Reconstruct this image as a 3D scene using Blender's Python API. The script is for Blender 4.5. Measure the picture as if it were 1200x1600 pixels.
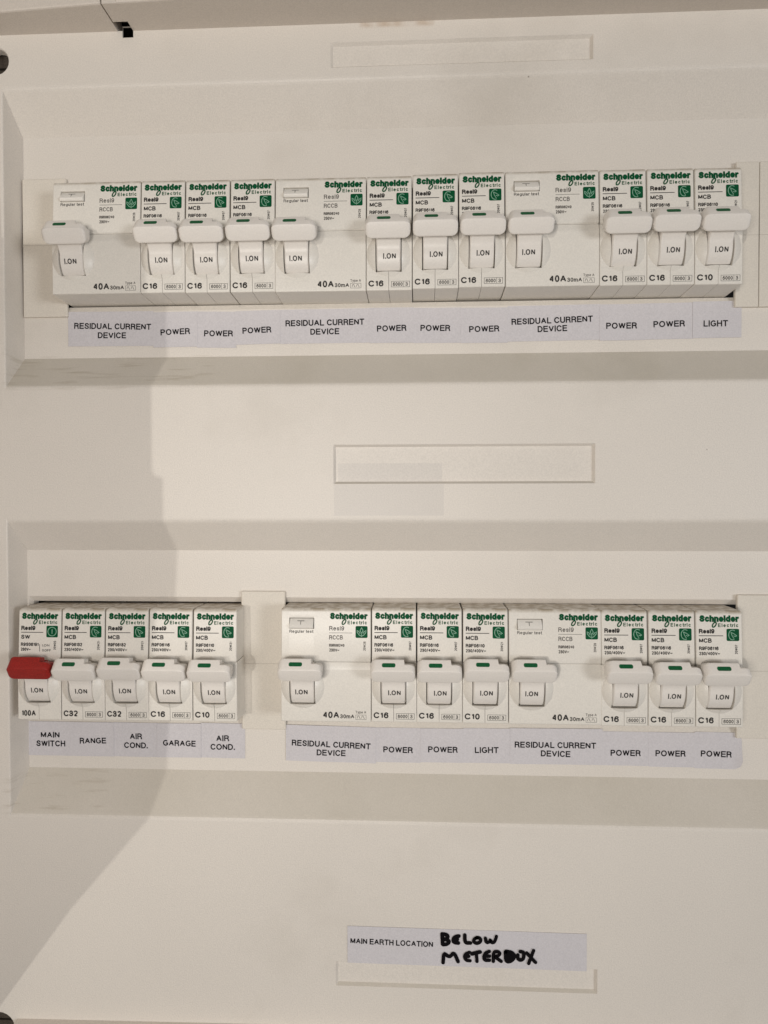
import bpy, math, random
from mathutils import Vector, Matrix
for o in list(bpy.data.objects): bpy.data.objects.remove(o)
SC = bpy.context.scene
COL = SC.collection
MM = 0.001            # everything below is written in millimetres
random.seed(5)
# world axes: x right, z up, the viewer is on the -y side; "d" = height out of the recess floor = -y

# ---------------------------------------------------------------- camera
RX, RY, RZ = 0.0187, 0.0497, -0.0018
CX, CD, CZ, FPX = 146.7686, 295.833, -126.7682, 1118.86
def cam_axes():
    cx, sx = math.cos(RX), math.sin(RX); cy, sy = math.cos(RY), math.sin(RY); cz, sz = math.cos(RZ), math.sin(RZ)
    Rx = Matrix(((1,0,0),(0,cx,-sx),(0,sx,cx))); Ry = Matrix(((cy,0,sy),(0,1,0),(-sy,0,cy))); Rz = Matrix(((cz,-sz,0),(sz,cz,0),(0,0,1)))
    return Rz @ Rx @ Ry
A = cam_axes()
def to_w(r): return Vector((r[0], r[2], -r[1]))
right, up, back = to_w(A[0]), -to_w(A[1]), -to_w(A[2])
cam = bpy.data.cameras.new('camera'); camo = bpy.data.objects.new('camera', cam); COL.objects.link(camo)
M4 = Matrix((right, up, back)).transposed().to_4x4(); M4.translation = Vector((CX*MM, -CD*MM, CZ*MM))
camo.matrix_world = M4
cam.sensor_fit = 'VERTICAL'; cam.sensor_height = 36; cam.sensor_width = 27; cam.lens = FPX/1600*36
cam.clip_start = 0.005; cam.clip_end = 50
SC.camera = camo
# ---------------------------------------------------------------- light
w = bpy.data.worlds.new('World'); SC.world = w; w.use_nodes = True
bg = w.node_tree.nodes['Background']; bg.inputs[0].default_value = (1.0, 0.93, 0.86, 1); bg.inputs[1].default_value = 0.11
def area(name, loc, target, size, power, col, spread=180):
    l = bpy.data.lights.new(name, 'AREA'); l.shape = 'DISK'; l.size = size*MM; l.energy = power; l.color = col; l.spread = math.radians(spread)
    o = bpy.data.objects.new(name, l); COL.objects.link(o)
    o.location = Vector((loc[0], -loc[1], loc[2]))*MM
    t = Vector((target[0], -target[1], target[2]))*MM
    o.rotation_euler = (t - o.location).to_track_quat('-Z', 'Y').to_euler()
    return o
area('work_lamp', (75, 430, -155), (80, 0, -150), 100, 0.69, (1.0, 0.94, 0.875))
area('side_lamp', (1250, 1150, -150), (20, 0, -140), 420, 7.6, (0.95, 0.97, 1.0))
area('room_lamp', (-290, 1500, -150), (60, 0, -150), 5, 3.9, (1.0, 0.955, 0.88))
SC.view_settings.view_transform = 'Standard'; SC.view_settings.look = 'None'; SC.view_settings.exposure = 0; SC.view_settings.gamma = 1

# ---------------------------------------------------------------- materials
def N(nt, t, **kw):
    n = nt.nodes.new(t)
    for k, v in kw.items(): setattr(n, k, v)
    return n
def plastic(name, col, rough=0.5, var=0.05, bump=0.12, bscale=2100, spec=0.35, dust=None):
    m = bpy.data.materials.new(name); m.use_nodes = True; nt = m.node_tree; L = nt.links.new
    b = nt.nodes['Principled BSDF']; b.inputs['Roughness'].default_value = rough; b.inputs['Specular IOR Level'].default_value = spec
    tc = N(nt, 'ShaderNodeTexCoord')
    n1 = N(nt, 'ShaderNodeTexNoise'); n1.inputs['Scale'].default_value = 22; n1.inputs['Detail'].default_value = 5; L(tc.outputs['Object'], n1.inputs['Vector'])
    n2 = N(nt, 'ShaderNodeTexNoise'); n2.inputs['Scale'].default_value = bscale; n2.inputs['Detail'].default_value = 3; L(tc.outputs['Object'], n2.inputs['Vector'])
    mix = N(nt, 'ShaderNodeMix', data_type='RGBA'); mix.inputs['A'].default_value = tuple(c*(1-var) for c in col)+(1,); mix.inputs['B'].default_value = tuple(min(1, c*(1+var*.7)) for c in col)+(1,)
    L(n1.outputs['Fac'], mix.inputs['Factor'])
    # fine speckle of the moulded grain
    mr = N(nt, 'ShaderNodeMapRange'); mr.inputs['From Min'].default_value = .3; mr.inputs['From Max'].default_value = .7; mr.inputs['To Min'].default_value = 1-var*1.9; mr.inputs['To Max'].default_value = 1+var*1.5
    L(n2.outputs['Fac'], mr.inputs['Value'])
    mul = N(nt, 'ShaderNodeVectorMath', operation='SCALE'); L(mix.outputs['Result'], mul.inputs[0]); L(mr.outputs['Result'], mul.inputs['Scale'])
    out = mul.outputs[0]
    if dust:
        out = dust(nt, tc, out)
    L(out, b.inputs['Base Color'])
    bp = N(nt, 'ShaderNodeBump'); bp.inputs['Strength'].default_value = bump; bp.inputs['Distance'].default_value = 0.0004
    L(n2.outputs['Fac'], bp.inputs['Height']); L(bp.outputs['Normal'], b.inputs['Normal'])
    return m
def blend(nt, fac, a, colr):
    mx = N(nt, 'ShaderNodeMix', data_type='RGBA'); nt.links.new(fac, mx.inputs['Factor']); nt.links.new(a, mx.inputs['A']); mx.inputs['B'].default_value = colr+(1,)
    return mx.outputs['Result']
def rng(nt, val, a, b, lo=0.0, hi=1.0):
    r = N(nt, 'ShaderNodeMapRange'); nt.links.new(val, r.inputs['Value'])
    for k, v in (('From Min', a), ('From Max', b), ('To Min', lo), ('To Max', hi)): r.inputs[k].default_value = v
    return r.outputs['Result']
def mth(nt, op, a, b):
    n = N(nt, 'ShaderNodeMath', operation=op)
    for i, v in enumerate((a, b)):
        if isinstance(v, (int, float)): n.inputs[i].default_value = v
        else: nt.links.new(v, n.inputs[i])
    return n.outputs[0]
def box_mask(nt, sx, sz, x0, x1, z0, z1, soft):
    f = mth(nt, 'MULTIPLY', rng(nt, sx, (x0-soft)*MM, x0*MM), rng(nt, sx, (x1+soft)*MM, x1*MM))
    g = mth(nt, 'MULTIPLY', rng(nt, sz, (z0-soft)*MM, z0*MM), rng(nt, sz, (z1+soft)*MM, z1*MM))
    return mth(nt, 'MULTIPLY', f, g)
def cover_dirt_shade(nt, tc, out):
    sp = N(nt, 'ShaderNodeSeparateXYZ'); nt.links.new(tc.outputs['Object'], sp.inputs[0]); sx, sz = sp.outputs['X'], sp.outputs['Z']
    # grey residue left by a label that was peeled off, above and inside the middle frame
    for b, k in (((114.4, 155.6, -120.0, -112.8), .16), ((112.8, 156.2, -133.4, -121.2), .16)):
        out = blend(nt, mth(nt, 'MULTIPLY', box_mask(nt, sx, sz, *b, .25), k), out, (.34, .335, .35))
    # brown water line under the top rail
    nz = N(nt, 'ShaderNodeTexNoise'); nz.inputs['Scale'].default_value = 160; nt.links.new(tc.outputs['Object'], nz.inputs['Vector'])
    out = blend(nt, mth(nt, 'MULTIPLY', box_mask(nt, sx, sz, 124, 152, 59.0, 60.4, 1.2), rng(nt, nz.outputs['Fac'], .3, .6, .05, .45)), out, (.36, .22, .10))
    # scattered specks of dust
    vo = N(nt, 'ShaderNodeTexVoronoi'); vo.inputs['Scale'].default_value = 58; vo.inputs['Randomness'].default_value = 1; nt.links.new(tc.outputs['Object'], vo.inputs['Vector'])
    vc = N(nt, 'ShaderNodeSeparateColor'); nt.links.new(vo.outputs['Color'], vc.inputs[0])
    pick = rng(nt, vc.outputs[0], .91, .94)
    dot = rng(nt, vo.outputs['Distance'], .022, .012)
    out = blend(nt, mth(nt, 'MULTIPLY', mth(nt, 'MULTIPLY', pick, dot), .75), out, (.14, .11, .085))
    # faint broad scuffs
    sc = N(nt, 'ShaderNodeTexNoise'); sc.inputs['Scale'].default_value = 9; sc.inputs['Detail'].default_value = 6; sc.inputs['Roughness'].default_value = .65; nt.links.new(tc.outputs['Object'], sc.inputs['Vector'])
    out = blend(nt, rng(nt, sc.outputs['Fac'], .53, .74, 0, .28), out, (.42, .38, .32))
    # olive dust on upward-facing ledges, deepened to paint in part of their shade
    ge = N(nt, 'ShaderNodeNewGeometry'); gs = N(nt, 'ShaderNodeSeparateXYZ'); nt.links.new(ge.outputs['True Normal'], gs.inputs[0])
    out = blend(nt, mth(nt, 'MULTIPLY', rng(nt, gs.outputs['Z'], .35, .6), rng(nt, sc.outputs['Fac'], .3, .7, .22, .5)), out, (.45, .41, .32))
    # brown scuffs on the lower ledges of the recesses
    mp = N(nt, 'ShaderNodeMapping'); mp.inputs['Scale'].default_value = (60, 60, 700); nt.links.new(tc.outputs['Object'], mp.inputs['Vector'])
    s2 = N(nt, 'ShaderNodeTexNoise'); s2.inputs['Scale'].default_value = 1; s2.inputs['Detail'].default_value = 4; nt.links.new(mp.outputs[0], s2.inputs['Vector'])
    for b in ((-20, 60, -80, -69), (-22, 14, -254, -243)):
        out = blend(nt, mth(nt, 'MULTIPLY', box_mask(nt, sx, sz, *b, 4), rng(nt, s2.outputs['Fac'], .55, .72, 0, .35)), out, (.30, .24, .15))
    return out
def device_dirt(nt, tc, out):
    sp = N(nt, 'ShaderNodeSeparateXYZ'); nt.links.new(tc.outputs['Object'], sp.inputs[0])
    nz = N(nt, 'ShaderNodeTexNoise'); nz.inputs['Scale'].default_value = 260; nz.inputs['Detail'].default_value = 6; nt.links.new(tc.outputs['Object'], nz.inputs['Vector'])
    # brown dust lying along the top edge
    top = rng(nt, sp.outputs['Z'], -.0016, -.0003)
    out = blend(nt, mth(nt, 'MULTIPLY', top, rng(nt, nz.outputs['Fac'], .40, .60, .12, .75)), out, (.27, .20, .11))
    return out
CREAM = (.712, .665, .606)
m_cover = plastic('cream_cover_plastic', CREAM, .42, .035, .2, 1900, dust=cover_dirt_shade)
m_blank = plastic('cream_blank_plastic', (.69, .64, .565), .48, .035, .15, 1900)
m_frame = plastic('cream_frame_plastic', (.66, .60, .535), .5, .04, .2, 1900)
m_body = plastic('white_device_plastic', (.745, .71, .65), .33, .03, .10, 1900, dust=device_dirt)
m_tog = plastic('white_toggle_plastic', (.76, .72, .672), .34, .02, .10, 1900)
m_btn = plastic('white_button_plastic', (.78, .75, .70), .35, .02, .08, 1900)
m_red = plastic('red_toggle_plastic', (.31, .016, .012), .45, .12, .15, 1900)
m_paper = plastic('white_label_paper', (.60, .578, .598), .8, .035, .15, 1700, spec=.1)
m_ink = plastic('black_label_ink', (.012, .011, .013), .8, .1, 0.0, spec=.1)
m_mark = plastic('black_marker_ink', (.008, .007, .008), 1.0, .1, 0.0, spec=.02)
m_grey = plastic('dark_grey_print', (.045, .042, .04), .7, .15, 0.0, spec=.1)
m_soft = plastic('light_grey_print', (.13, .12, .11), .7, .15, 0.0, spec=.1)
m_green = plastic('green_print', (.001, .078, .028), .6, .15, 0.05, spec=.12)
m_glyph = plastic('pale_green_print', (.22, .42, .30), .5, .1, 0.0)
m_bmark = plastic('green_flag_plastic', (.006, .10, .035), .4, .2, 0.05)
m_screw = plastic('dull_brown_screw_steel', (.075, .06, .048), .55, .2, .1)
m_dark = plastic('dark_enclosure_steel', (.035, .03, .027), .7, .2, .1)

# ---------------------------------------------------------------- mesh helpers
class MB:
    def __init__(s): s.v = []; s.f = []
    def add(s, vs, fs):
        o = len(s.v); s.v += [tuple(p) for p in vs]; s.f += [tuple(i+o for i in f) for f in fs]
    def build(s, name, mat, parent=None, smooth=False, loc=(0,0,0)):
        me = bpy.data.meshes.new(name)
        me.from_pydata([(x*MM, -d*MM, z*MM) for x, d, z in s.v], [], s.f)
        me.validate(); 
        import bmesh
        bm = bmesh.new(); bm.from_mesh(me); bmesh.ops.recalc_face_normals(bm, faces=bm.faces) if smooth != 'flat_print' else None
        if smooth == 'flat_print':
            for f in bm.faces:
                if f.normal.y > 0: f.normal_flip()
        bm.to_mesh(me); bm.free()
        me.materials.append(mat)
        if smooth is True:
            for p in me.polygons: p.use_smooth = True
            me.set_sharp_from_angle(angle=math.radians(38))
        o = bpy.data.objects.new(name, me); COL.objects.link(o)
        o.location = Vector((loc[0], -loc[1], loc[2]))*MM
        if parent: o.parent = parent
        return o
def box(mb, x0, x1, d0, d1, z0, z1):
    vs = [(x, d, z) for x in (x0, x1) for d in (d0, d1) for z in (z0, z1)]
    mb.add(vs, [(0,1,3,2), (4,6,7,5), (0,4,5,1), (2,3,7,6), (0,2,6,4), (1,5,7,3)])
def rpoly(pts, n=3):
    """pts: (d, z, radius) corners -> rounded closed polygon, n+1 points per corner"""
    out = []; L = len(pts)
    for i, (a, b, r) in enumerate(pts):
        p = Vector((a, b)); q = Vector(pts[i-1][:2]); s = Vector(pts[(i+1) % L][:2])
        if r <= 0: out.append((a, b)); continue
        u = (q-p).normalized(); v = (s-p).normalized()
        ang = math.acos(max(-1, min(1, u.dot(v)))); t = min(r/math.tan(ang/2), (q-p).length*.49, (s-p).length*.49)
        p0, p1 = p+u*t, p+v*t
        for k in range(n+1):
            f = k/n; out.append(tuple((p0*(1-f)**2 + p*2*f*(1-f) + p1*f*f)))
    return out
def offs(poly, e):
    L = len(poly); ar = sum(poly[i-1][0]*poly[i][1]-poly[i][0]*poly[i-1][1] for i in range(L)); sg = 1 if ar > 0 else -1
    out = []
    for i in range(L):
        p = Vector(poly[i]); a = (p-Vector(poly[i-1])); b = (Vector(poly[(i+1) % L])-p)
        if a.length < 1e-9 or b.length < 1e-9: out.append(tuple(p)); continue
        a.normalize(); b.normalize()
        n1 = Vector((-a.y, a.x))*sg; n2 = Vector((-b.y, b.x))*sg; n = n1+n2
        if n.length < 1e-6: out.append(tuple(p)); continue
        n.normalize(); c = max(.4, n.dot(n1)); out.append(tuple(p+n*(e/c)))
    return out
def loft(mb, rings):
    n = len(rings[0]); o = len(mb.v)
    for r in rings: mb.v += [tuple(p) for p in r]
    for k in range(len(rings)-1):
        for i in range(n):
            j = (i+1) % n; mb.f.append((o+k*n+i, o+k*n+j, o+(k+1)*n+j, o+(k+1)*n+i))
    mb.f.append(tuple(o+i for i in range(n))[::-1]); mb.f.append(tuple(o+(len(rings)-1)*n+i for i in range(n)))
def prism(mb, poly, x0, x1, b0=.25, b1=.25):
    R = []
    if b0: R += [[(x0, a, b) for a, b in offs(poly, b0)], [(x0+b0, a, b) for a, b in poly]]
    else: R += [[(x0, a, b) for a, b in poly]]
    if b1: R += [[(x1-b1, a, b) for a, b in poly], [(x1, a, b) for a, b in offs(poly, b1)]]
    else: R += [[(x1, a, b) for a, b in poly]]
    loft(mb, R)
def arc(cx, cy, rx, ry, a0, a1, n=6):
    return [(cx+rx*math.cos(math.radians(a0+(a1-a0)*k/n)), cy+ry*math.sin(math.radians(a0+(a1-a0)*k/n))) for k in range(n+1)]
def _S(w, h): return [(x*w, y*h) for x, y in ((.95,.78),(.82,.94),(.5,1.0),(.2,.94),(.07,.76),(.2,.6),(.5,.53),(.82,.43),(.97,.25),(.84,.07),(.5,0),(.17,.07),(.02,.25))]
XH = .72                                     # x-height of the lower case
G = {  # plain grotesque letters as pen strokes: (advance, strokes)
 'A': (.68, [[(0,0),(.34,1),(.68,0)], [(.13,.36),(.55,.36)]]),
 'B': (.58, [[(.32,1)]+[(0,1),(0,0),(.34,0)]+arc(.34,.265,.24,.265,-90,90)+[(.12,.53)], [(0,1),(.31,1)]+arc(.31,.765,.22,.235,90,-90)]),
 'C': (.66, [arc(.35,.5,.35,.5,42,318,12)]),
 'D': (.62, [[(.26,0),(0,0),(0,1),(.26,1)]+arc(.26,.5,.36,.5,90,-90,10)]),
 'E': (.54, [[(.54,1),(0,1),(0,0),(.55,0)], [(0,.52),(.5,.52)]]),
 'F': (.52, [[(.52,1),(0,1),(0,0)], [(0,.5),(.46,.5)]]),
 'G': (.70, [arc(.36,.5,.36,.5,42,318,12)+[(.68,.08),(.68,.45),(.38,.45)]]),
 'H': (.60, [[(0,0),(0,1)], [(.6,0),(.6,1)], [(0,.53),(.6,.53)]]),
 'I': (.0, [[(0,0),(0,1)]]),
 'L': (.48, [[(0,1),(0,0),(.48,0)]]),
 'M': (.72, [[(0,0),(0,1),(.36,.08),(.72,1),(.72,0)]]),
 'N': (.60, [[(0,0),(0,1),(.6,0),(.6,1)]]),
 'O': (.74, [arc(.37,.5,.37,.5,0,360,16)]),
 'P': (.56, [[(0,0),(0,1),(.3,1)]+arc(.3,.74,.26,.26,90,-90)+[(.12,.48)]]),
 'R': (.60, [[(0,0),(0,1),(.32,1)]+arc(.32,.755,.25,.245,90,-90)+[(.12,.51)], [(.32,.51),(.5,.44),(.54,.3),(.56,.06),(.6,0)]]),
 'S': (.58, [_S(.58,1)]),
 'T': (.58, [[(0,1),(.58,1)], [(.29,1),(.29,0)]]),
 'U': (.60, [[(0,1)]+arc(.3,.3,.3,.3,180,360,8)+[(.6,1)]]),
 'V': (.66, [[(0,1),(.33,0),(.66,1)]]),
 'W': (.92, [[(0,1),(.23,0),(.46,1),(.69,0),(.92,1)]]),
 '0': (.46, [arc(.23,.5,.23,.5,0,360,14)]),
 '1': (.22, [[(0,.76),(.12,.82),(.2,1),(.2,0)]]),
 '2': (.48, [arc(.24,.72,.23,.28,170,-30,7)+[(.02,.0),(.48,0)]]),
 '3': (.46, [arc(.22,.75,.2,.25,160,-90,7)+[(.15,.5)], arc(.22,.26,.24,.26,90,-160,8)]),
 '4': (.50, [[(.38,0),(.38,1),(0,.3),(.5,.3)]]),
 '5': (.48, [[(.43,1),(.09,1),(.04,.5)]+arc(.22,.32,.25,.32,120,-160,9)]),
 '6': (.48, [arc(.24,.31,.24,.31,0,360,12), [(.0,.33),(.03,.7),(.14,.95),(.28,1),(.42,.92),(.45,.82)]]),
 '7': (.46, [[(0,1),(.46,1),(.2,.4),(.14,0)]]),
 '8': (.48, [arc(.24,.75,.2,.25,0,360,12), arc(.24,.26,.24,.26,0,360,12)]),
 '9': (.48, [arc(.24,.69,.24,.31,0,360,12), [(.48,.67),(.45,.3),(.34,.05),(.2,0),(.06,.08),(.03,.18)]]),
 '.': (.0, [[(0,0),(0,.05)]]), ' ': (.14, []), '/': (.28, [[(0,-.02),(.28,1.02)]]),
 '~': (.5, [[(0,.4),(.08,.5),(.18,.5),(.32,.4),(.42,.4),(.5,.5)]]),
 'a': (.46, [arc(.22,.5,.2,.22,160,0,6)+[(.42,0)], [(.42,.42),(.15,.4),(.02,.27),(.03,.08),(.16,0),(.33,.06),(.42,.2)]]),
 'c': (.44, [arc(.24,.36,.24,.36,45,315,10)]),
 'd': (.48, [arc(.24,.36,.24,.36,0,360,12), [(.48,1),(.48,0)]]),
 'e': (.48, [[(.06,.38),(.42,.38)], arc(.24,.36,.24,.36,4,310,11)]),
 'g': (.48, [arc(.24,.36,.24,.36,0,360,12), [(.48,.72),(.48,-.08),(.38,-.25),(.2,-.28),(.05,-.2)]]),
 'h': (.45, [[(0,0),(0,1)], [(0,.45)]+arc(.23,.5,.22,.22,150,0,6)+[(.45,0)]]),
 'i': (.0, [[(0,0),(0,.72)], [(0,.94),(0,1.0)]]),
 'l': (.0, [[(0,0),(0,1)]]),
 'm': (.74, [[(0,0),(0,.72)], [(0,.5)]+arc(.19,.52,.18,.2,150,0,6)+[(.37,0)], [(.37,.5)]+arc(.56,.52,.18,.2,150,0,6)+[(.74,0)]]),
 'n': (.45, [[(0,0),(0,.72)], [(0,.45)]+arc(.23,.5,.22,.22,150,0,6)+[(.45,0)]]),
 'p': (.48, [arc(.24,.36,.24,.36,0,360,12), [(0,.72),(0,-.28)]]),
 'r': (.26, [[(0,0),(0,.72)], [(0,.42),(.08,.63),(.26,.7)]]),
 's': (.42, [_S(.42,.72)]),
 't': (.24, [[(.1,.95),(.1,.12),(.14,.02),(.25,.0)], [(0,.7),(.24,.7)]]),
 'u': (.45, [[(0,.72)]+arc(.22,.22,.22,.22,180,330,6)+[(.45,.3)], [(.45,.72),(.45,0)]]),
 'y': (.46, [[(0,.72),(.23,.04)], [(.46,.72),(.2,-.12),(.12,-.27),(.0,-.27)]]),
}
def text(mb, s, x, z, w_, h, surf, bold=.14, rot=0.0, vert=False, gap=.30):
    """pen-stroke lettering: baseline corner (x, z), w_ mm wide, cap height h mm, pen width bold*h, laid on surf(x, z) -> d"""
    sw = bold*h; cur = 0; st = []; lay = 0
    for i, ch in enumerate(s):
        adv, ss = G[ch]
        for q in ss: st.append([(cur+a, b) for a, b in q])
        cur += adv+gap*(.72 if ch in 'rt. ' else 1)
    cur -= gap*(.72 if s[-1] in 'rt. ' else 1)
    fx = (w_-sw)/max(cur, .01); fz = h-sw; c, sn = math.cos(rot), math.sin(rot)
    for k, q in enumerate(st):
        P = []
        for a, b in q:
            a, b = sw/2+a*fx, sw/2+b*fz
            if vert: a, b = -b, a
            else: a, b = (a-w_/2)*c-(b-h/2)*sn+w_/2, (a-w_/2)*sn+(b-h/2)*c+h/2
            p = (x+a, z+b)
            if not P or math.hypot(p[0]-P[-1][0], p[1]-P[-1][1]) > 1e-4: P.append(p)
        cuts = [0]
        for i in range(1, len(P)-1):
            a1 = math.atan2(P[i][1]-P[i-1][1], P[i][0]-P[i-1][0]); a2 = math.atan2(P[i+1][1]-P[i][1], P[i+1][0]-P[i][0])
            if abs((a2-a1+math.pi) % (2*math.pi)-math.pi) > 1.75: cuts.append(i)
        if len(cuts) > 1:
            for a1, a2 in zip(cuts, cuts[1:]+[len(P)-1]):
                lay += 1; ribbon(mb, P[a1:a2+1], sw, lambda X, Z, k=lay: surf(X, Z)+.012*(k % 5), cap=False)
            continue
        cl = len(P) > 3 and math.hypot(P[0][0]-P[-1][0], P[0][1]-P[-1][1]) < 1e-3
        if cl: P = P[:-1]
        if len(P) < 2: continue
        if not cl:                                # square pen ends
            for e, o in ((0, 1), (-1, -2)):
                l = math.hypot(P[e][0]-P[o][0], P[e][1]-P[o][1]); P[e] = (P[e][0]+(P[e][0]-P[o][0])/l*sw/2*.96, P[e][1]+(P[e][1]-P[o][1])/l*sw/2*.96)
        lay += 1; ribbon(mb, P, sw, lambda X, Z, k=lay: surf(X, Z)+.012*(k % 5), closed=cl, cap=False)
def ribbon(mb, pts, wd, surf, closed=False, cap=True):
    P = [Vector(p) for p in pts]; L = len(P); Lf, Rt = [], []
    for i in range(L):
        if closed: a = P[i]-P[i-1]; b = P[(i+1) % L]-P[i]
        else:
            a = P[i]-P[i-1] if i else P[1]-P[0]; b = P[i+1]-P[i] if i < L-1 else a
        a = a.normalized(); b = b.normalized(); n = Vector((-a.y-b.y, a.x+b.x))
        n = n.normalized() if n.length > 1e-6 else Vector((-a.y, a.x)); c = max(.6, n.dot(Vector((-a.y, a.x))))
        Lf.append(P[i]+n*(wd/2/c)); Rt.append(P[i]-n*(wd/2/c))
    o = len(mb.v)
    for a, b in zip(Lf, Rt): mb.v += [(a.x, surf(a.x, a.y), a.y), (b.x, surf(b.x, b.y), b.y)]
    for i in range(L if closed else L-1):
        j = (i+1) % L; mb.f.append((o+2*i, o+2*i+1, o+2*j+1, o+2*j))
    if cap and not closed:
        for e, q in ((0, P[0]-P[1]), (L-1, P[-1]-P[-2])):
            q = q.normalized(); t = math.atan2(q.y, q.x); ar = [P[e]+Vector((math.cos(t+k*math.pi/6), math.sin(t+k*math.pi/6)))*wd/2 for k in range(-3, 4)]
            mb.add([(p.x, surf(p.x, p.y), p.y) for p in ar], [tuple(range(7))])
def rrect(mb, x0, x1, z0, z1, r, surf, n=4):
    ps = []
    for cx, cz, a0 in ((x1-r, z1-r, 0), (x0+r, z1-r, 90), (x0+r, z0+r, 180), (x1-r, z0+r, 270)):
        for k in range(n+1):
            t = math.radians(a0+90*k/n); ps.append((cx+r*math.cos(t), cz+r*math.sin(t)))
    mb.add([(x, surf(x, z), z) for x, z in ps], [tuple(range(len(ps)))])
def ell(cx, cz, a, b, rot=0, t0=0, t1=360, n=16):
    out = []; c, s = math.cos(math.radians(rot)), math.sin(math.radians(rot))
    for k in range(n+(0 if t1-t0 == 360 else 1)):
        t = math.radians(t0+(t1-t0)*k/n); x, z = a*math.cos(t), b*math.sin(t); out.append((cx+x*c-z*s, cz+x*s+z*c))
    return out
def tag(o, label, cat, group=None, kind=None):
    o['label'] = label; o['category'] = cat
    if group: o['group'] = group
    if kind: o['kind'] = kind
    return o
def empty(name, x, d, z):
    o = bpy.data.objects.new(name, None); o.empty_display_size = .01; COL.objects.link(o); o.location = Vector((x, -d, z))*MM; return o
def copy_tree(o, parent=None):
    c = o.copy(); COL.objects.link(c)
    if parent: c.parent = parent
    for ch in [k for k in bpy.data.objects if k.parent == o]: copy_tree(ch, c)
    return c

# ---------------------------------------------------------------- the enclosure: cover panel with two recesses
R = 11.6
XO, XI = -21.4, -19.7
REC = [dict(zo=38.7, zi=24.8, bi=-67.5, bo=-81.2, ct=2.6, cb=-48.1, it=.6, ib=-46.0, lg=-1.0),
       dict(zo=-135.5, zi=-148.3, bi=-241.1, bo=-256.4, ct=-167.9, cb=-222.1, it=-170.2, ib=-217.5, lg=-2.2)]
XR_I, XR_O = 312.0, 314.0
CUTX = (-19.2, 296.0)
FR = [(111.9, 214.1, 43.2, 52.9), (112.5, 215.4, -120.9, -105.3), (112.8, 217.0, -323.3, -313.5)]
HOLES = [(-24.0, 50.0, 5.6), (-27.6, -346.0, 7.2)]
NOTCH = (28.3, 32.7, 57.6, 62.0)
def ramp(t, a, b):        # rounded ramp 0..1 from t=a to t=b
    s = (t-a)/(b-a)
    return 0 if s <= 0 else 1 if s >= 1 else s
RD = 1.0                   # rounding of the moulded edges
def prof(v, a, b):         # depth 0..1 going from a (rim) to b (floor) with a softened rim
    L = abs(b-a); s = (v-a)/(b-a)*L
    if s <= -RD: return 0
    if s >= L: return 1
    if s < RD:
        k = (s+RD)/(2*RD); return k*k*RD/L
    return s/L
def height(x, z):
    d = R
    for x0, x1, z0, z1 in FR:
        e = .9
        g = min(ramp(x, x0, x0+e), ramp(x, x1, x1-e), ramp(z, z0, z0+e), ramp(z, z1, z1-e)); d -= 1.3*g
    return d
xs, zs = {-70., 350., NOTCH[0], NOTCH[1], 26.3}, {62., -352., NOTCH[2], 60.3}
xs |= {XO-.45, XR_O+.45}
for r in REC: zs |= {r['zo']+RD, r['bo']-RD}
for x0, x1, z0, z1 in FR: xs |= {x0, x0+.9, x1, x1-.9}; zs |= {z0, z0+.9, z1, z1-.9}
for cx, cz, rr in HOLES: xs |= {cx-rr-1, cx+rr+1}; zs |= {cz+rr+1} | ({cz-rr-1} if cz > 0 else set())
xs, zs = sorted(xs), sorted(zs)
HB = -353.6 
holes = [(XO-.45, XR_O+.45, r['bo']-RD, r['zo']+RD) for r in REC] + [NOTCH, (26.3, 32.7, 60.3, 62)] + [(cx-rr-1, cx+rr+1, max(cz-rr-1, -352.), cz+rr+1) for cx, cz, rr in HOLES]
mb = MB(); idx = {}
for i, x in enumerate(xs):
    for j, z in enumerate(zs): idx[i, j] = len(mb.v); mb.v.append((x, height(x, z), z))
for i in range(len(xs)-1):
    for j in range(len(zs)-1):
        cx, cz = (xs[i]+xs[i+1])/2, (zs[j]+zs[j+1])/2
        if any(a < cx < b and c < cz < e for a, b, c, e in holes): continue
        q = [idx[i, j], idx[i+1, j], idx[i+1, j+1], idx[i, j+1]]; dv = [mb.v[k][1] for k in q]
        if abs(dv[0]+dv[2]-dv[1]-dv[3]) < 1e-6: mb.f.append(tuple(q))
        else:                                   # fold corner cells along the mitre
            m = max(range(4), key=lambda k: abs(dv[k]-sorted(dv)[1])+abs(dv[k]-sorted(dv)[2]))
            q = q[m:]+q[:m]; mb.f += [(q[0], q[1], q[2]), (q[0], q[2], q[3])]
def hole_wall(mb, x0, x1, z0, z1, dt, db):
    c = [(x0, z0), (x1, z0), (x1, z1), (x0, z1)]
    mb.add([(x, dt, z) for x, z in c]+[(x, db, z) for x, z in c], [(k, (k+1) % 4, 4+(k+1) % 4, 4+k) for k in range(4)])
def rings(mb, rs):             # nested rectangles (x0, x1, z0, z1, d) joined by mitred walls
    for p, q in zip(rs, rs[1:]):
        c = lambda r: [(r[0], r[4], r[2]), (r[1], r[4], r[2]), (r[1], r[4], r[3]), (r[0], r[4], r[3])]
        mb.add(c(p)+c(q), [(k, (k+1) % 4, 4+(k+1) % 4, 4+k) for k in range(4)])
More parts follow.
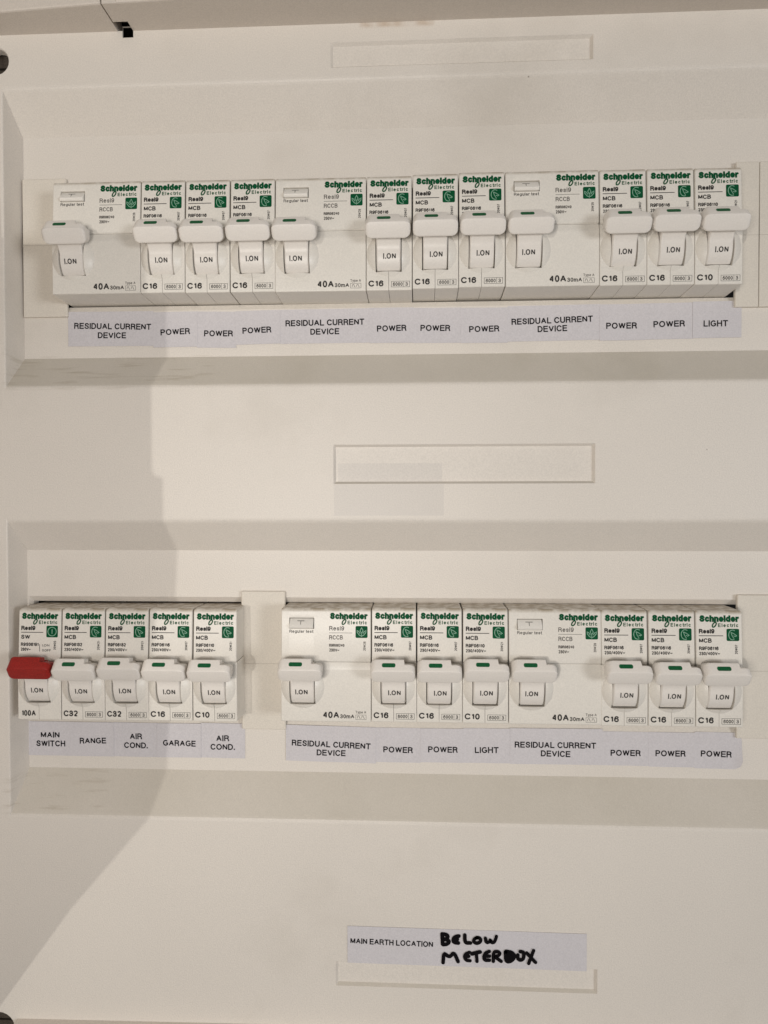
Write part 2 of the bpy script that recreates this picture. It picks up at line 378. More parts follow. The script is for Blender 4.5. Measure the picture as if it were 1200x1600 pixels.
for r in REC:
    Lt, Lb, Lx = r['zo']-r['zi'], r['bi']-r['bo'], XI-XO; rs = []
    for k in (-1, -1/3, 1/3, 1):
        f = (k+1)/2; dz = RD*k; dx = .45*k if k < 0 else .14*k
        rs.append((XO+dx, XR_O-dx, r['bo']+dz, r['zo']-dz, R-R*f*f*RD/13.8))
    rs.append((XI, XR_I, r['bi'], r['zi'], 0))
    rs.append((CUTX[0], CUTX[1], r['cb'], r['ct'], 0))
    rs.append((CUTX[0]+1, CUTX[1]-1, r['ib'], r['it'], r['lg']))
    rs.append((CUTX[0]+1, CUTX[1]-1, r['ib'], r['it'], -6))
    rings(mb, rs)
hole_wall(mb, *NOTCH, R, R-.8)
for cx, cz, rr in HOLES:                        # countersunk round screw wells
    h = rr+1; zb = max(cz-h, -352.); n = 24
    circ = [(cx+rr*math.cos(2*math.pi*k/n), cz+rr*math.sin(2*math.pi*k/n)) for k in range(n)]
    sq = []
    for k in range(n):
        a = 2*math.pi*k/n; c, s = math.cos(a), math.sin(a); t = h/max(abs(c), abs(s)); sq.append((cx+c*t, cz+s*t))
    base = [(x, R, z) for x, z in sq]+[(x, R, z) for x, z in circ]+[(cx+(x-cx)*.93, R-.5, cz+(z-cz)*.93) for x, z in circ]+[(cx+(x-cx)*.93, R-4.5, cz+(z-cz)*.93) for x, z in circ]
    fs = [(m*n+k, m*n+(k+1) % n, (m+1)*n+(k+1) % n, (m+1)*n+k) for m in range(3) for k in range(n)]
    mb.add(base, fs)
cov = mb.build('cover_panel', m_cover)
tag(cov, 'cream moulded switchboard cover with two long recesses for the breaker rows', 'switchboard cover')

for cx, cz, rr in HOLES:                        # added split discs, brown to paint the shade inside the wells
    mb = MB(); n = 24
    for sg in (1, -1):
        pts = [(cx+rr*.9*math.cos(math.pi*k/12), cz+rr*.9*math.sin(math.pi*k/12)) for k in range(0, 13)]
        pts = [(x, cz+sg*(abs(z-cz)+.45)) for x, z in pts]
        mb.add([(x, R-5.5, z) for x, z in pts]+[(x, R-8, z) for x, z in pts], [tuple(range(13))]+[(k, (k+1) % 13, 13+(k+1) % 13, 13+k) for k in range(13)])
    mb.build('screw', m_screw, cov)
enc = empty('enclosure', 140, 0, -140)
tag(enc, 'cream outer frame and dark box around the switchboard cover', 'enclosure')
O = (-140, 0, 140)
mb = MB()
x0, x1, z0, z1, db = -70, 350, -380, 110, -60
mb.add([(x, d, z) for d in (-3, db) for x, z in ((x0,z0),(x1,z0),(x1,z1),(x0,z1))], [(4,5,6,7)]+[(k, (k+1) % 4, 4+(k+1) % 4, 4+k) for k in range(4)])
mb.build('back_box', m_dark, enc, loc=O)
# top rail: its underside looks down at us, the front edge runs outwards to the right
def rail(mb, st, zb, zt, back_d):
    """st: (x, front d) stations"""
    rings = []
    for x, d in st: rings.append([(x, back_d, zb), (x, d-.7, zb), (x, d-.2, zb+.2), (x, d, zb+.7), (x, d+1.0, zt), (x, back_d, zt)])
    loft(mb, rings)
ZT = 60.2
mb = MB(); rail(mb, [(-70, 22), (-22, 24.6), (26.4, 27.8)], ZT, 100, R-4); mb.build('corner_piece', m_frame, enc, loc=O)
mb = MB()
rail(mb, [(26.95, 27.9), (56, 28.9), (140, 32), (350, 38)], ZT+6.0, 100, R-4)
# lower skirt of the rail, stopping short at the hinge slot
rail(mb, [(32.7, 28.0), (56, 28.8), (140, 31.9), (350, 37.9)], ZT, ZT+5.98, R-4)
box(mb, 26.95, 32.72, 17.2, 27.6, ZT+.02, ZT+5.97)
mb.build('top_rail', m_frame, enc, loc=O)
mb = MB()
loft(mb, [[(x, R-4, zb), (x, R+6, zb-2.0), (x, R+8, zb-3.2), (x, R+8, -380), (x, R-4, -380)] for x, zb in ((-19.7, -340.7), (-19, -340.6), (88, -339.3), (130, -339.4), (350, -340))])
mb.build('bottom_rail', m_frame, enc, loc=O)

# unseen blocker added off the left edge, outline shaped to cast the shadow there
mb = MB()
def door_pt(xs, zs):            # edge point that throws its shadow to (xs, zs) on the cover
    k = (xs+60)/230; return ((1500*k+R)/(1+k), (zs-150*k)/(1+k))
dpoly = [(20, -368)]+[door_pt(*q) for q in ((-45, -360), (-26.9, -334.6), (2, -295), (34.5, -257.2), (41.3, -135), (41.3, -118.1), (38.5, -117.5), (36.9, -115.2), (36.7, -20.8))]+[door_pt(-24, -20.8), (150, 330), (20, 330)]
prism(mb, dpoly, -62, -58.5, .3, .3)
dr = mb.build('enclosure_door', m_frame)
tag(dr, 'unseen cream blocker added to cast the shadow at the left of the switchboard', 'door')

# ---------------------------------------------------------------- blanking plates
def blank(x0, x1, z0, z1, zc, label, grooves=()):
    t = empty('blanking_plate', (x0+x1)/2, 0, z0); tag(t, label, 'blanking plate', 'blanking plates beside the breakers')
    o = (-(x0+x1)/2, 0, -z0); edges = [x0]+list(grooves)+[x1]
    for i in range(len(edges)-1):
        a, b = edges[i]+(.12 if i else 0), edges[i+1]-(.12 if i < len(edges)-2 else 0)
        mb = MB()
        for zz0, zz1, lean in ((zc+.03, z1, .0), (z0, zc-.03, .0)):
            top = zz1 > zc+1
            p = rpoly([(-6, zz0+(3 if not top else 0), 0), (-.3, zz0+(3 if not top else 0), 0), (-.2, zz0, 0), (1.7, zz0, .45 if not top else .12), (1.7, zz1, .12 if not top else .45), (-.2, zz1, 0)], 3) if False else rpoly([(.02, zz0, 0), (1.7, zz0, .45 if not top else .04), (1.7, zz1, .04 if not top else .45), (.02, zz1, 0)], 3)
            prism(mb, p, a, b, .35 if i == 0 else .15, .35 if i == len(edges)-2 else .15)
        mb.build('plate', m_blank, t, loc=o)
blank(-19.3, -.4, -50.4, 7.0, -20.6, 'plain cream blanking plate at the left end of the upper row')
blank(272.6, 296.5, -50.5, 7.0, -22.0, 'plain cream blanking plate at the right end of the upper row', (281.9,))
blank(72.5, 91.0, -223.0, -165.2, -195.4, 'plain cream blanking plate between the two groups of the lower row')
blank(274.4, 296.8, -223.9, -165.8, -196.5, 'plain cream blanking plate at the right end of the lower row')

# ---------------------------------------------------------------- breakers
FD = 14.57                                  # front of the nose
def plate_d(z): return 13.35 + (-1.0-z)*(14.45-13.35)/19.8
def plate_s(x, z): return plate_d(z)+.05
def low_s(x, z): return FD+.05
BC, BZ, BR = 6.67, -30.6, 10.2              # barrel of the toggle
def barrel_s(x, z): return BC+math.sqrt(BR**2-(z-BZ)**2)+.06
TOP = [(-8, -.5, 0), (-8, -.05, 0), (13.3, -.05, 1.3), (14.45, -20.9, .15), (14.1, -21.0, .1), (14.0, -21.2, 0), (-8, -21.2, 0)]
LOW = [(-8, -21.3, 0), (13.95, -21.3, .1), (FD, -24.1, .5), (FD, -45.0, .5), (.96, -45.6, .2), (-8, -45.6, 0)]
TRE = [(-8, -21.3, 0), (13.72, -21.3, .1), (13.9, -22.5, 0), (9, -22.6, 0), (9, -38.0, 0), (FD, -38.05, 0), (FD, -45.0, .5), (.96, -45.6, .2), (-8, -45.6, 0)]
TOPN = [(-8, -.5, 0), (-8, -.05, 0), (13.3, -.05, 1.3), (plate_d(-3.8), -3.8, .1), (10.5, -3.9, 0), (10.5, -8.1, 0), (plate_d(-8.1), -8.15, .1), (14.45, -20.8, .25), (13.75, -21.0, .1), (13.7, -21.25, 0), (-8, -21.25, 0)]
TC = 8.85                                   # toggle centre line
HW = 4.95
def cheek(mb, s):
    RC, H = 8.65, 3.5; Rs = (RC*RC+H*H)/(2*H); zc = -31.0
    xsn = [HW+.12+(RC-HW-.12)*k/7 for k in range(8)]; n = 14; rows = []
    for x in xsn:
        hz = math.sqrt(max(1e-6, RC*RC-x*x)); row = []
        for k in range(n+1):
            z = -hz*math.cos(math.pi*k/n); rho = math.hypot(x, z); row.append((TC+s*x, FD-.02+math.sqrt(Rs*Rs-rho*rho)-(Rs-H), zc+z))
        rows.append(row)
    o = len(mb.v); mb.v += [p for r in rows for p in r]
    for a in range(7):
        for b in range(n): mb.f.append((o+a*(n+1)+b, o+a*(n+1)+b+1, o+(a+1)*(n+1)+b+1, o+(a+1)*(n+1)+b))
    w0 = [(p[0], 9.0, p[2]) for p in rows[0]]; mb.add(rows[0]+w0, [(k, k+1, n+2+k, n+1+k) for k in range(n)])
def chin(mb, x0, x1):
    """the part of the bulge that closes the slot under the barrel"""
    RC, H = 8.65, 3.5; Rs = (RC*RC+H*H)/(2*H); zc = -31.0; zt = -37.95; nx, nz = 5, 5; rows = []
    for i in range(nx+1):
        x = x0+(x1-x0)*i/nx; zb = -math.sqrt(RC*RC-x*x); row = []
        for j in range(nz+1):
            z = (zt-zc)+(zb-(zt-zc))*j/nz; rho = math.hypot(x, z); row.append((TC+x, FD-.02+.8*(math.sqrt(Rs*Rs-rho*rho)-(Rs-H)), zc+z))
        rows.append(row)
    o = len(mb.v); mb.v += [p for r in rows for p in r]
    for a in range(nx):
        for b in range(nz): mb.f.append((o+a*(nz+1)+b, o+a*(nz+1)+b+1, o+(a+1)*(nz+1)+b+1, o+(a+1)*(nz+1)+b))
    t = [r[0] for r in rows]; mb.add(t+[(p[0], 10., p[2]) for p in t], [(k, k+1, nx+2+k, nx+1+k) for k in range(nx)])
def casing(width, rcd):
    mb = MB(); g = .15; W = width
    top, low, tre = rpoly(TOP), rpoly(LOW), rpoly(TRE)
    if rcd:
        prism(mb, top, g, 3.3, .25, 0); prism(mb, rpoly(TOPN), 3.3, 13.3, 0, 0); prism(mb, top, 13.3, W-g, 0, .25)
    else: prism(mb, top, g+.12, W-g-.12)
    a, b = TC-HW-.1, TC+HW+.1
    prism(mb, low, g-.05, a, .2, 0); prism(mb, low, b, W-g+.05, 0, .2)
    if rcd: prism(mb, tre, a, b, 0, 0)
    else:
        prism(mb, tre, a, TC-.07, 0, 0); prism(mb, tre, TC+.07, b, 0, 0)
    cheek(mb, 1); cheek(mb, -1)
    w = HW+.1
    if rcd: chin(mb, -w, w)
    else: chin(mb, -w, -.06); chin(mb, .06, w)
    return mb
def toggle_mb():
    mb = MB(); n = 3
    F = [(24.0, -22.2, .55), (20.9, -27.4, .7), (17.0, -25.4, .4), (18.2, -19.0, .4), (21.4, -18.2, .6)]
    Lw = [(24.0, -22.2, .55), (20.9, -27.4, .7), (17.0, -25.4, .5), (18.2, -20.6, .4), (22.6, -19.9, .4)]
    F, Lw = rpoly(F, n), rpoly(Lw, n); x0, x1, r = .25, 17.4, 2.4; st = []
    es = [0, .1, .35, .8, 1.4, 2.1, r]
    T = Vector((3.1, 5.2)).normalized()
    def sec(P, x, e):
        k = (3.6-(r-math.sqrt(max(0, r*r-(r-e)**2))))/3.6; c = (21.0, -23.2)
        m = 1-.22*(1-min(1, e/.7))**2; out = []
        for a, b in P:
            u, v = a-c[0], b-c[1]; tt = u*T[0]+v*T[1]; nn = u*T[1]-v*T[0]
            tt *= k; nn *= m; out.append((x, c[0]+tt*T[0]+nn*T[1], c[1]+tt*T[1]-nn*T[0]))
        return out
    for e in es: st.append(sec(F, x0+e, e))
    for x in (13.1, 13.35): st.append(sec(F if x < 13.2 else Lw, x, r))
    for e in es[::-1]: st.append(sec(Lw, x1-e, e))
    loft(mb, st)
    # barrel and neck
    P = [(10.0, -37.5)]
    a0 = math.asin((-37.45-BZ)/BR)
    for k in range(13):
        t = a0+(math.asin(.02)-a0)*k/12; P.append((BC+BR*math.cos(t), BZ+BR*math.sin(t)))
    P += [(17.0, -29.6), (17.35, -28.7), (17.9, -27.8), (18.7, -26.9), (20.2, -25.0), (19, -21.5), (16, -20.5), (13, -23), (10, -23.5)]
    prism(mb, P, TC-HW+.22, TC+HW-.22, .45, .45)
    return mb
TM_O, TM_N = (24.0, -21.1), (21.7, -18.1)
def mark_s(x, z):
    return 24.0-2.6*(z+22.2)/4.0+.08
def symbol_rccb(g, x, z, s):            # sprout with three leaves
    f = lambda X, Z: plate_d(Z)+.1
    for sx in (-1, 1):
        ribbon(g, [(x+sx*.1, z-1.6), (x+sx*.9, z-1.2), (x+sx*1.7, z-.2), (x+sx*1.8, z+.6), (x+sx*1.1, z+.2), (x+sx*.6, z-.6)], .28, f, closed=False)
    ribbon(g, [(x, z-.5), (x-.6, z+.5), (x, z+1.7), (x+.6, z+.5)], .28, f, closed=True)
    ribbon(g, [(x, z-1.9), (x, z-.75)], .25, f)
def symbol_mcb(g, x, z, s):             # leaf with a curl and a vein
    f = lambda X, Z: plate_d(Z)+.1
    ribbon(g, ell(x-.1, z, 1.5, 1.9, 0, 60, 290, 12), .27, f)
    ribbon(g, [(x-.75, z+1.0), (x-.3, z-.3), (x+.35, z-1.35)], .25, f)
    ribbon(g, [(x-.65, z+.95), (x+.35, z+.5), (x+1.4, z-.3), (x+.9, z-.6), (x+.3, z-.35)], .25, f)
def symbol_sw(g, x, z, s):              # power sign: stroke inside a ring
    f = lambda X, Z: plate_d(Z)+.1
    ribbon(g, ell(x, z, 1.75, 1.75, n=20), .3, f, closed=True); ribbon(g, [(x, z-.8), (x, z+.8)], .32, f)
def logo(mb, x, zt, wd):
    text(mb, 'Schneider', x, zt-2.55, wd, 2.6, plate_s, bold=.295, gap=.38)
    ribbon(mb, ell(x+wd*.375, zt-3.6, .55, 1.08, -33, n=16), .48, lambda X, Z: plate_d(Z)+.125, closed=True)
    text(mb, 'Electric', x+wd*.47, zt-4.5, wd*.51, 1.4, plate_s, bold=.2, gap=.5)
def device(kind, number, rating, date):
    rcd = kind == 'RCCB'; W = 36.0 if rcd else 18.0; ox = 18.0 if rcd else 0.0
    t = empty('residual_current_device' if rcd else 'main_switch' if kind == 'SW' else 'circuit_breaker', 0, 0, 0)
    casing(W, rcd).build('casing', m_body, t, smooth=True)
    tg = toggle_mb().build('toggle', m_red if kind == 'SW' else m_tog, t, smooth=True)
    if kind == 'SW':                     # only the bar is red; the barrel below it is white
        pass
    mb = MB(); text(mb, 'I.ON', TC-2.4+(.35 if not rcd else -.3), -33.6, 4.9, 2.05, barrel_s, bold=.19, gap=.42); mb.build('toggle_lettering', m_grey, tg, smooth='flat_print')
    if kind != 'SW':
        mb = MB(); rrect(mb, 4.7, 9.9, -20.85, -19.45, .6, mark_s); mb.build('toggle_mark', m_bmark, tg, smooth='flat_print')
    mb = MB(); logo(mb, ox+1.6, -1.75, 15.0); mb.build('brand_lettering', m_green, t, smooth='flat_print')
    mb = MB(); rrect(mb, ox+11.8, ox+16.6, -11.6, -6.9, .5, lambda X, Z: plate_d(Z)+.045); bd = mb.build('symbol_badge', m_green, t, smooth='flat_print')
    mb = MB(); {'RCCB': symbol_rccb, 'MCB': symbol_mcb, 'SW': symbol_sw}[kind](mb, ox+14.2, -9.25, 1); mb.build('badge_glyph', m_glyph, bd, smooth='flat_print')
    mb = MB(); bo = .16 if rcd else .25
    text(mb, 'Resi9', ox+1.35, -8.75, 5.9, 1.75, plate_s, bold=bo)
    lx = ox+1.3; rrect(mb, lx, lx+9.2, -9.75, -9.48 if not rcd else -9.6, .04, plate_s)
    text(mb, 'SW' if kind == 'SW' else kind, ox+1.35, -12.3, 5.4 if rcd else 3.7 if kind == 'SW' else 4.8, 1.7, plate_s, bold=.16 if rcd else .215)
    text(mb, number, ox+1.3, -15.15, 6.1 if rcd else 7.4, 1.15 if rcd else 1.4, plate_s, bold=.22)
    text(mb, '230V~' if kind != 'MCB' else '230/400V~', ox+1.3, -17.1, 4.1 if kind != 'MCB' else 7.9, 1.3, plate_s, bold=.2)
    text(mb, date, ox+15.9, -16.6, 3.6, 1.0, plate_s, bold=.18, vert=True)
    if kind == 'SW':
        text(mb, 'I.ON', ox+10.2, -15.3, 3.0, .95, plate_s, bold=.17); text(mb, '0.OFF', ox+10.2, -17.3, 3.6, .95, plate_s, bold=.17)
        ribbon(mb, [(ox+9.1, -17.3), (ox+9.1, -14.4)], .2, plate_s, cap=False)
    mb.build('type_lettering', m_soft if rcd else m_grey, t, smooth='flat_print')
    mb = MB()
    if rcd:
        text(mb, '40A', 16.8, -43.5, 6.5, 2.65, low_s, bold=.2); text(mb, '30mA', 23.7, -43.5, 5.6, 1.6, low_s, bold=.18)
    else: text(mb, rating, .9 if kind == 'MCB' else 1.6, -43.5, 5.9, 2.4, low_s, bold=.215 if kind == 'MCB' else .19)
    mb.build('rating_lettering', m_grey, t, smooth='flat_print')
    mb = MB()
    if rcd:
        text(mb, 'Type A', 29.8, -41.5, 4.2, 1.05, low_s, bold=.15)
        ribbon(mb, [(29.9, -43.9), (34.0, -43.9), (34.0, -42.1), (29.9, -42.1)], .12, low_s, closed=True)
        for q in (30.5, 32.2):
            ribbon(mb, [(q, -43.4), (q+.2, -42.6), (q+.5, -42.45), (q+.8, -42.7), (q+.9, -43.3), (q+1.2, -43.5)], .16, low_s)
        mb.build('type_mark', m_soft, t, smooth='flat_print')
        mb = MB(); text(mb, 'Regular test', 3.4, -9.75, 9.6, 1.2, plate_s, bold=.15); mb.build('test_lettering', m_grey, t, smooth='flat_print')
        mb = MB()
        prism(mb, rpoly([(10, -4.15, 0), (12.95, -4.15, .15), (15.2, -7.0, .2), (14.5, -7.95, .15), (10, -7.95, 0)], 2), 3.5, 13.0, .15, .15)
        bt = mb.build('test_button', m_btn, t, smooth=True)
        mb = MB(); bs = lambda X, Z: 12.95+(-4.15-Z)*(2.25/2.85)+.06
        ribbon(mb, [(6.6, -5.0), (9.4, -5.0)], .22, bs, cap=False); ribbon(mb, [(8.0, -5.15), (8.0, -6.3)], .22, bs, cap=False); mb.build('button_mark', m_soft, bt, smooth='flat_print')
    elif kind == 'MCB':
        mb2 = MB()
        ribbon(mb2, [(9.9, -43.75), (17.0, -43.75), (17.0, -41.55), (9.9, -41.55)], .13, low_s, closed=True)
        ribbon(mb2, [(14.7, -43.6), (14.7, -41.7)], .12, low_s, cap=False)
        text(mb2, '6000', 10.5, -43.35, 3.8, 1.4, low_s, bold=.16); text(mb2, '3', 15.4, -43.35, .9, 1.4, low_s, bold=.16)
        mb2.build('capacity_mark', m_grey, t, smooth='flat_print')
    return t
def white_barrel(t):
    """main switch: the red bar sits on a white barrel"""
    for o in [k for k in bpy.data.objects if k.parent == t and k.name.startswith('toggle')]:
        me = o.data.copy(); o.data = me; me.materials.append(m_tog)
        for p in me.polygons:
            c = p.center/MM
            if -c.y < 17.4 or c.z < -27.4: p.material_index = 1
P_RCD = device('RCCB', 'R9R06240', '40A', '20W28')
P_C16 = device('MCB', 'R9F06116', 'C16', '20W07')
P_C10 = device('MCB', 'R9F06110', 'C10', '20W21')
P_C32 = device('MCB', 'R9F06132', 'C32', '20W21')
P_SW = device('SW', 'R9S06191', '100A', '20W05'); white_barrel(P_SW)
used = set()
def place(proto, x, z, label, cat, group):
    o = proto if proto not in used else copy_tree(proto); used.add(proto)
    o.location = Vector((x, 0, z))*MM; o.rotation_euler = (0, math.radians(random.uniform(-.12, .12)), 0)
    for ch in [k for k in bpy.data.objects if k.parent == o and k.name.startswith('toggle')]:   # no two levers sit quite alike
        a = math.radians(random.uniform(-1.3, 1.3)); p = Vector((0, -BC, BZ))*MM
        ch.rotation_euler = (a, 0, 0); ch.location = p-Matrix.Rotation(a, 3, 'X') @ p
    tag(o, label, cat, group); return o
GB, GR = 'narrow white circuit breakers', 'wide white residual current devices'
U = [(P_RCD, 0, .2, 'leftmost wide residual current device of the upper row, marked 40A'),
     (P_C16, 36, .15, 'white C16 breaker right beside the leftmost residual current device, upper row'),
     (P_C16, 54, -.05, 'white C16 breaker in the middle of the upper row left trio'),
     (P_C16, 72, -.15, 'white C16 breaker just left of the middle upper residual current device'),
     (P_RCD, 90, -.3, 'middle wide residual current device of the upper row, marked 40A'),
     (P_C16, 126, -.33, 'white C16 breaker just right of the middle upper residual current device'),
     (P_C16, 144, .1, 'white C16 breaker in the middle of the upper row central trio'),
     (P_C16, 162, .4, 'white C16 breaker just left of the rightmost upper residual current device'),
     (P_RCD, 180, .2, 'rightmost wide residual current device of the upper row, marked 40A'),
     (P_C16, 216, .1, 'white C16 breaker just right of the rightmost upper residual current device'),
     (P_C16, 234, .05, 'white C16 breaker next to the upper C10 breaker'),
     (P_C10, 252, -.1, 'white C10 breaker at the right end of the upper row above LIGHT')]
for p, x, dz, lab in U: place(p, x, dz, lab, 'residual current device' if p is P_RCD else 'circuit breaker', GR if p is P_RCD else GB)
ZL, XL, XRr = -170.54, -16.1, 91.55
Lw = [(P_SW, XL+0, -.55, 'white 100A main switch with a red toggle at the left of the lower row'),
      (P_C32, XL+18, -.5, 'white C32 breaker right beside the red main switch, above RANGE'),
      (P_C32, XL+36, -.45, 'white C32 breaker above the first AIR COND. label'),
      (P_C16, XL+54, -.3, 'white C16 breaker above the GARAGE label in the lower row'),
      (P_C10, XL+72, -.35, 'white C10 breaker just left of the lower blanking plate'),
      (P_RCD, XRr, .2, 'wide residual current device just right of the lower blanking plate, marked 40A'),
      (P_C16, XRr+36, .4, 'white C16 breaker just right of the left residual current device, lower row'),
      (P_C16, XRr+54, .45, 'white C16 breaker between a C16 and the C10, lower row centre'),
      (P_C10, XRr+72, .4, 'white C10 breaker above the LIGHT label in the lower row'),
      (P_RCD, XRr+90, .3, 'wide residual current device right of the lower C10 breaker, marked 40A'),
      (P_C16, XRr+125.7, .1, 'white C16 breaker just right of the right residual current device, lower row'),
      (P_C16, XRr+143.8, .15, 'white C16 breaker second from the right end of the lower row'),
      (P_C16, XRr+161.8, .1, 'white C16 breaker at the right end of the lower row')]
for p, x, dz, lab in Lw:
    place(p, x, ZL+dz, lab, 'residual current device' if p is P_RCD else 'main switch' if p is P_SW else 'circuit breaker', GR if p is P_RCD else None if p is P_SW else GB)

# ---------------------------------------------------------------- paper labels under the rows
def paper(x0, x1, zt, zb, tilt, lines, label, k, curl=0.0, d0=.04, cat='paper label', group='paper circuit labels under the breakers', px=0):
    """lines: (string, centre x, centre z, width, cap height, tilt in degrees)"""
    cx, cz = (x0+x1)/2, (zt+zb)/2; t = empty('paper_label', cx, 0, cz); tag(t, label, cat, group)
    rnd = random.Random(k*7+3); ph = rnd.uniform(0, 6); th = .14; nx, nz = 14, 8; sl = math.tan(math.radians(tilt))
    def bend(x, z):
        u = (x-x0)/(x1-x0); v = (zt-z)/(zt-zb)
        b = .05*math.sin(2.3*math.pi*u+ph)+.05*max(0, v-.6)*2+.04*rnd_c
        if curl: b += curl*max(0, (u-.72)/.28)**2*max(0, v-.1)
        return d0+.08+b
    rnd_c = rnd.uniform(0, 1)
    mb = MB(); fr, bk = [], []
    for j in range(nz+1):
        for i in range(nx+1):
            u, v = i/nx, j/nz; x = x0+(x1-x0)*u; z = zt+(zb-zt)*v+(x-cx)*sl
            if curl:               # worn round corner
                rc = 4.0; ex, ez = x-(x1-rc), (zt+(zb-zt)*v)-(zb+rc)
                if ex > 0 and ez < 0:
                    l = math.hypot(ex, ez); m = max(abs(ex), abs(ez)); x = x1-rc+ex*m/l; z = zb+rc+ez*m/l+(x-cx)*sl
            fr.append((x-cx, bend(x, z)+th, z-cz)); bk.append((x-cx, bend(x, z), z-cz))
    n = len(fr); fs = []
    for j in range(nz):
        for i in range(nx):
            a = j*(nx+1)+i; q = (a, a+1, a+nx+2, a+nx+1); fs += [q, tuple(n+e for e in q[::-1])]
    rim = [i for i in range(nx+1)]+[j*(nx+1)+nx for j in range(1, nz+1)]+[nz*(nx+1)+i for i in range(nx-1, -1, -1)]+[j*(nx+1) for j in range(nz-1, 0, -1)]
    fs += [(rim[i-1], rim[i], n+rim[i], n+rim[i-1]) for i in range(len(rim))]
    mb.add(fr+bk, fs); mb.build('sheet', m_paper, t, smooth=True)
    mb = MB()
    for s, lx, lz, lw, lh, lt in lines:
        text(mb, s, lx-lw/2-cx, lz-lh/2-cz, lw, lh, lambda X, Z: bend(X+cx, Z+cz)+th+.07, bold=.19, rot=math.radians(lt))
    mb.build('lettering', m_ink, t, smooth='flat_print')
    return t
UL = [
    (-0.74, 35.7, -48.18, -62.61, [('RESIDUAL CURRENT', 18.32, -54.38, 32.85, 2.5, -1.5), ('DEVICE', 18.01, -58.12, 12.05, 2.5, -1)]),
    (35.7, 54.3, -48.72, -63.35, [('POWER', 45.01, -57.01, 12.48, 2.5, 2)]),
    (54.16, 70.63, -48.84, -63.83, [('POWER', 63.26, -57.91, 12.14, 2.5, -1)]),
    (70.37, 89.15, -48.7, -62.58, [('POWER', 79.41, -56.8, 12.07, 2.5, 2)]),
    (89.16, 126.38, -48.46, -62.54, [('RESIDUAL CURRENT', 107.72, -54.03, 32.68, 2.5, 0.5), ('DEVICE', 107.71, -57.71, 11.96, 2.5, 0.5)]),
    (126.25, 144.43, -48.34, -62.75, [('POWER', 135.36, -56.77, 12.11, 2.5, 1)]),
    (144.3, 163.8, -48.62, -62.99, [('POWER', 153.27, -56.88, 12.17, 2.5, -1)]),
    (163.67, 182.66, -48.91, -63.23, [('POWER', 173.16, -57.54, 12.21, 2.5, 1)]),
    (182.65, 220.01, -48.29, -62.68, [('RESIDUAL CURRENT', 200.58, -54.42, 32.7, 2.5, 1.5), ('DEVICE', 200.72, -57.79, 11.84, 2.5, 1.5)]),
    (219.75, 237.87, -48.32, -62.89, [('POWER', 228.39, -57.0, 12.24, 2.5, 0)]),
    (237.62, 256.89, -48.09, -62.62, [('POWER', 247.33, -56.49, 12.42, 2.5, 1)]),
    (256.63, 275.78, -47.74, -62.35, [('LIGHT', 265.65, -56.62, 9.57, 2.5, 0)]),
]
LL = [
    (-20.13, -1.41, -221.3, -235.84, [('MAIN', -10.35, -226.98, 8.1, 2.5, 0), ('SWITCH', -10.11, -230.68, 12.56, 2.5, 0)]),
    (-1.69, 17.34, -221.32, -235.81, [('RANGE', 8.28, -229.17, 11.38, 2.5, 1)]),
    (17.2, 36.25, -221.33, -235.78, [('AIR', 26.84, -227.12, 5.25, 2.5, 1), ('COND.', 26.8, -230.93, 10.21, 2.5, 0)]),
    (35.98, 54.77, -221.34, -235.75, [('GARAGE', 45.52, -229.7, 13.98, 2.5, -1)]),
    (54.64, 73.45, -221.08, -235.72, [('AIR', 63.98, -227.38, 5.45, 2.5, 1), ('COND.', 63.96, -231.04, 10.36, 2.5, 0)]),
    (90.8, 128.54, -221.53, -236.59, [('RESIDUAL CURRENT', 109.82, -229.25, 33.02, 2.5, -2), ('DEVICE', 109.81, -232.75, 12.08, 2.5, -1)]),
    (128.41, 147.17, -221.93, -236.39, [('POWER', 137.74, -231.1, 12.24, 2.5, -1)]),
    (147.03, 165.02, -221.94, -236.09, [('POWER', 156.3, -230.67, 12.16, 2.5, 0)]),
    (164.76, 184.08, -221.68, -236.05, [('LIGHT', 174.35, -230.66, 9.73, 2.5, 1)]),
    (183.95, 221.44, -221.28, -236.11, [('RESIDUAL CURRENT', 202.32, -228.1, 33.05, 2.5, 0), ('DEVICE', 202.46, -231.67, 11.97, 2.5, -1)]),
    (221.18, 240.14, -222.2, -236.17, [('POWER', 230.82, -230.95, 12.11, 2.5, 0)]),
    (240.01, 258.72, -222.19, -236.38, [('POWER', 248.81, -230.8, 12.04, 2.5, 0)]),
    (258.47, 277.06, -221.93, -236.86, [('POWER', 267.07, -230.77, 12.22, 2.5, -1)]),
]

